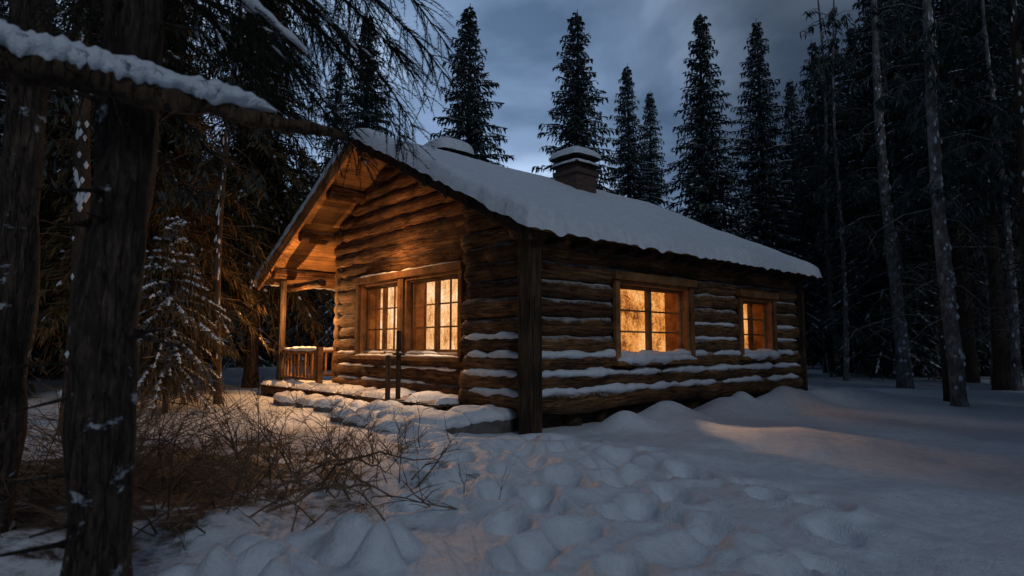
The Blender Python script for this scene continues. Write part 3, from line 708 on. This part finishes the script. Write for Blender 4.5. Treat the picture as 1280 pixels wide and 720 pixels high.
for i,(p,q) in enumerate((((-1.9,5.0,.1),(-.55,4.5,.45)),((-1.7,4.5,.1),(-.6,4.3,.2)),((-1.6,5.3,.1),(-.9,4.6,.35)))):
    p=Vector(p);q=Vector(q);pts=[p.lerp(q,k/10)+Vector((0,0,.16*math.sin(k/10*3.1)+.02*math.sin(k*2+i))) for k in range(11)]
    tube(mb,pts,[.014-.001*k for k in range(11)],5,0,False)
    for k in range(2,11):
        d=Vector((R5.uniform(-.3,.3),R5.uniform(-.2,.2),R5.uniform(-.05,.25)));tube(mb,[pts[k],pts[k]+d*.5+Vector((0,0,.02)),pts[k]+d],[.005,.004,.001],3,0,False)
mb.build('fallen_branch',[M_twig])
# ---------------------------------------------------------------- lights
def L2W(x,y,z):
    return Vector((.27+x*ca-y*sa,9.35+x*sa+y*ca,z))
def lamp(kind,name,loc,power,col=(1,.5,.19),aim=None,size=150,blend=.6,rad=0.0):
    l=bpy.data.lights.new(name,kind);l.energy=power;l.color=col;l.shadow_soft_size=rad
    o=bpy.data.objects.new(name,l);scene.collection.objects.link(o);o.location=loc
    if kind=='SPOT':
        l.spot_size=math.radians(size);l.spot_blend=blend;o.rotation_euler=(Vector(aim)-Vector(loc)).to_track_quat('-Z','Y').to_euler()
    return o
lamp('SPOT','front_window_lamp',L2W(.6,3.5,2.0),165,col=(1,.62,.36),aim=L2W(-2.2,2.6,.4),size=150,blend=1)
lamp('SPOT','front_window_lamp',L2W(.6,5.5,2.0),140,aim=L2W(-2,5.5,1.0),size=165,blend=.9)
lamp('POINT','porch_fill',L2W(.2,8.3,2.0),180,col=(1,.48,.17))  # added warm fill under the porch roof, no fixture modelled
lamp('POINT','porch_fill',L2W(-.05,4.55,2.95),44,col=(1,.48,.17))  # unseen fill added by the soffit to warm the gable
lamp('SPOT','side_window_lamp',L2W(3.1,0.0,1.9),120,col=(1,.56,.32),aim=L2W(2.3,-2.7,0),size=40,blend=.6)
lamp('SPOT','side_window_lamp',L2W(6.8,0.0,1.8),18,aim=L2W(6.4,-2.4,0),size=60,blend=.8)
sun=bpy.data.lights.new('sun','SUN');sun.energy=.36;sun.angle=math.radians(10);sun.color=(.82,.91,1.0)
so=bpy.data.objects.new('sun',sun);scene.collection.objects.link(so)
sd_=Vector((.30,-.78,.60)).normalized()
so.rotation_euler=sd_.to_track_quat('Z','Y').to_euler()
# ---------------------------------------------------------------- sky
w=bpy.data.worlds.new('World');scene.world=w;w.use_nodes=True;nt=w.node_tree;N=nt.nodes;Lk=nt.links;bg=N['Background']
sk=N.new('ShaderNodeTexSky');sk.sky_type='NISHITA';sk.sun_disc=False;sk.sun_elevation=math.asin(sd_.z);sk.sun_rotation=math.atan2(sd_.x,sd_.y)
s1=N.new('ShaderNodeVectorMath');s1.operation='MULTIPLY';s1.inputs[1].default_value=(.0055,.0064,.008);Lk.new(sk.outputs[0],s1.inputs[0])
tc=N.new('ShaderNodeTexCoord')
mp=N.new('ShaderNodeMapping');mp.inputs['Scale'].default_value=(1,1,2.0);Lk.new(tc.outputs['Generated'],mp.inputs[0])
n1=N.new('ShaderNodeTexNoise');n1.inputs['Scale'].default_value=2.9;n1.inputs['Detail'].default_value=6;n1.inputs['Roughness'].default_value=.48;n1.inputs['Distortion'].default_value=.25;Lk.new(mp.outputs[0],n1.inputs['Vector'])
cr=ramp(nt,[(.34,(.018,.030,.050)),(.5,(.042,.062,.096)),(.68,(.11,.145,.195))]);Lk.new(n1.outputs['Fac'],cr.inputs[0])
gd=Vector((-.20,1,.30)).normalized()
dp=N.new('ShaderNodeVectorMath');dp.operation='DOT_PRODUCT';dp.inputs[1].default_value=gd
nrm=N.new('ShaderNodeVectorMath');nrm.operation='NORMALIZE';Lk.new(tc.outputs['Generated'],nrm.inputs[0]);Lk.new(nrm.outputs[0],dp.inputs[0])
mr=N.new('ShaderNodeMapRange');mr.inputs[1].default_value=.82;mr.inputs[2].default_value=1.0;mr.inputs[3].default_value=.75;mr.inputs[4].default_value=5.6;mr.interpolation_type='SMOOTHSTEP';Lk.new(dp.outputs['Value'],mr.inputs[0])
sc=N.new('ShaderNodeVectorMath');sc.operation='SCALE';Lk.new(cr.outputs[0],sc.inputs[0]);Lk.new(mr.outputs[0],sc.inputs['Scale'])
ad=N.new('ShaderNodeVectorMath');ad.operation='ADD';Lk.new(sc.outputs[0],ad.inputs[0]);Lk.new(s1.outputs[0],ad.inputs[1])
Lk.new(ad.outputs[0],bg.inputs[0]);bg.inputs[1].default_value=1.0
# ---------------------------------------------------------------- camera
cam=bpy.data.cameras.new('camera');co=bpy.data.objects.new('camera',cam);scene.collection.objects.link(co);scene.camera=co
co.location=(0,0,1.25);co.rotation_euler=(math.radians(90+5.34),0,0);cam.lens=22.2;cam.sensor_width=36;cam.clip_end=2000;cam.clip_start=.05
cam.dof.use_dof=True;cam.dof.focus_distance=11;cam.dof.aperture_fstop=1.8
scene.view_settings.view_transform='Standard';scene.view_settings.look='None';scene.view_settings.exposure=0
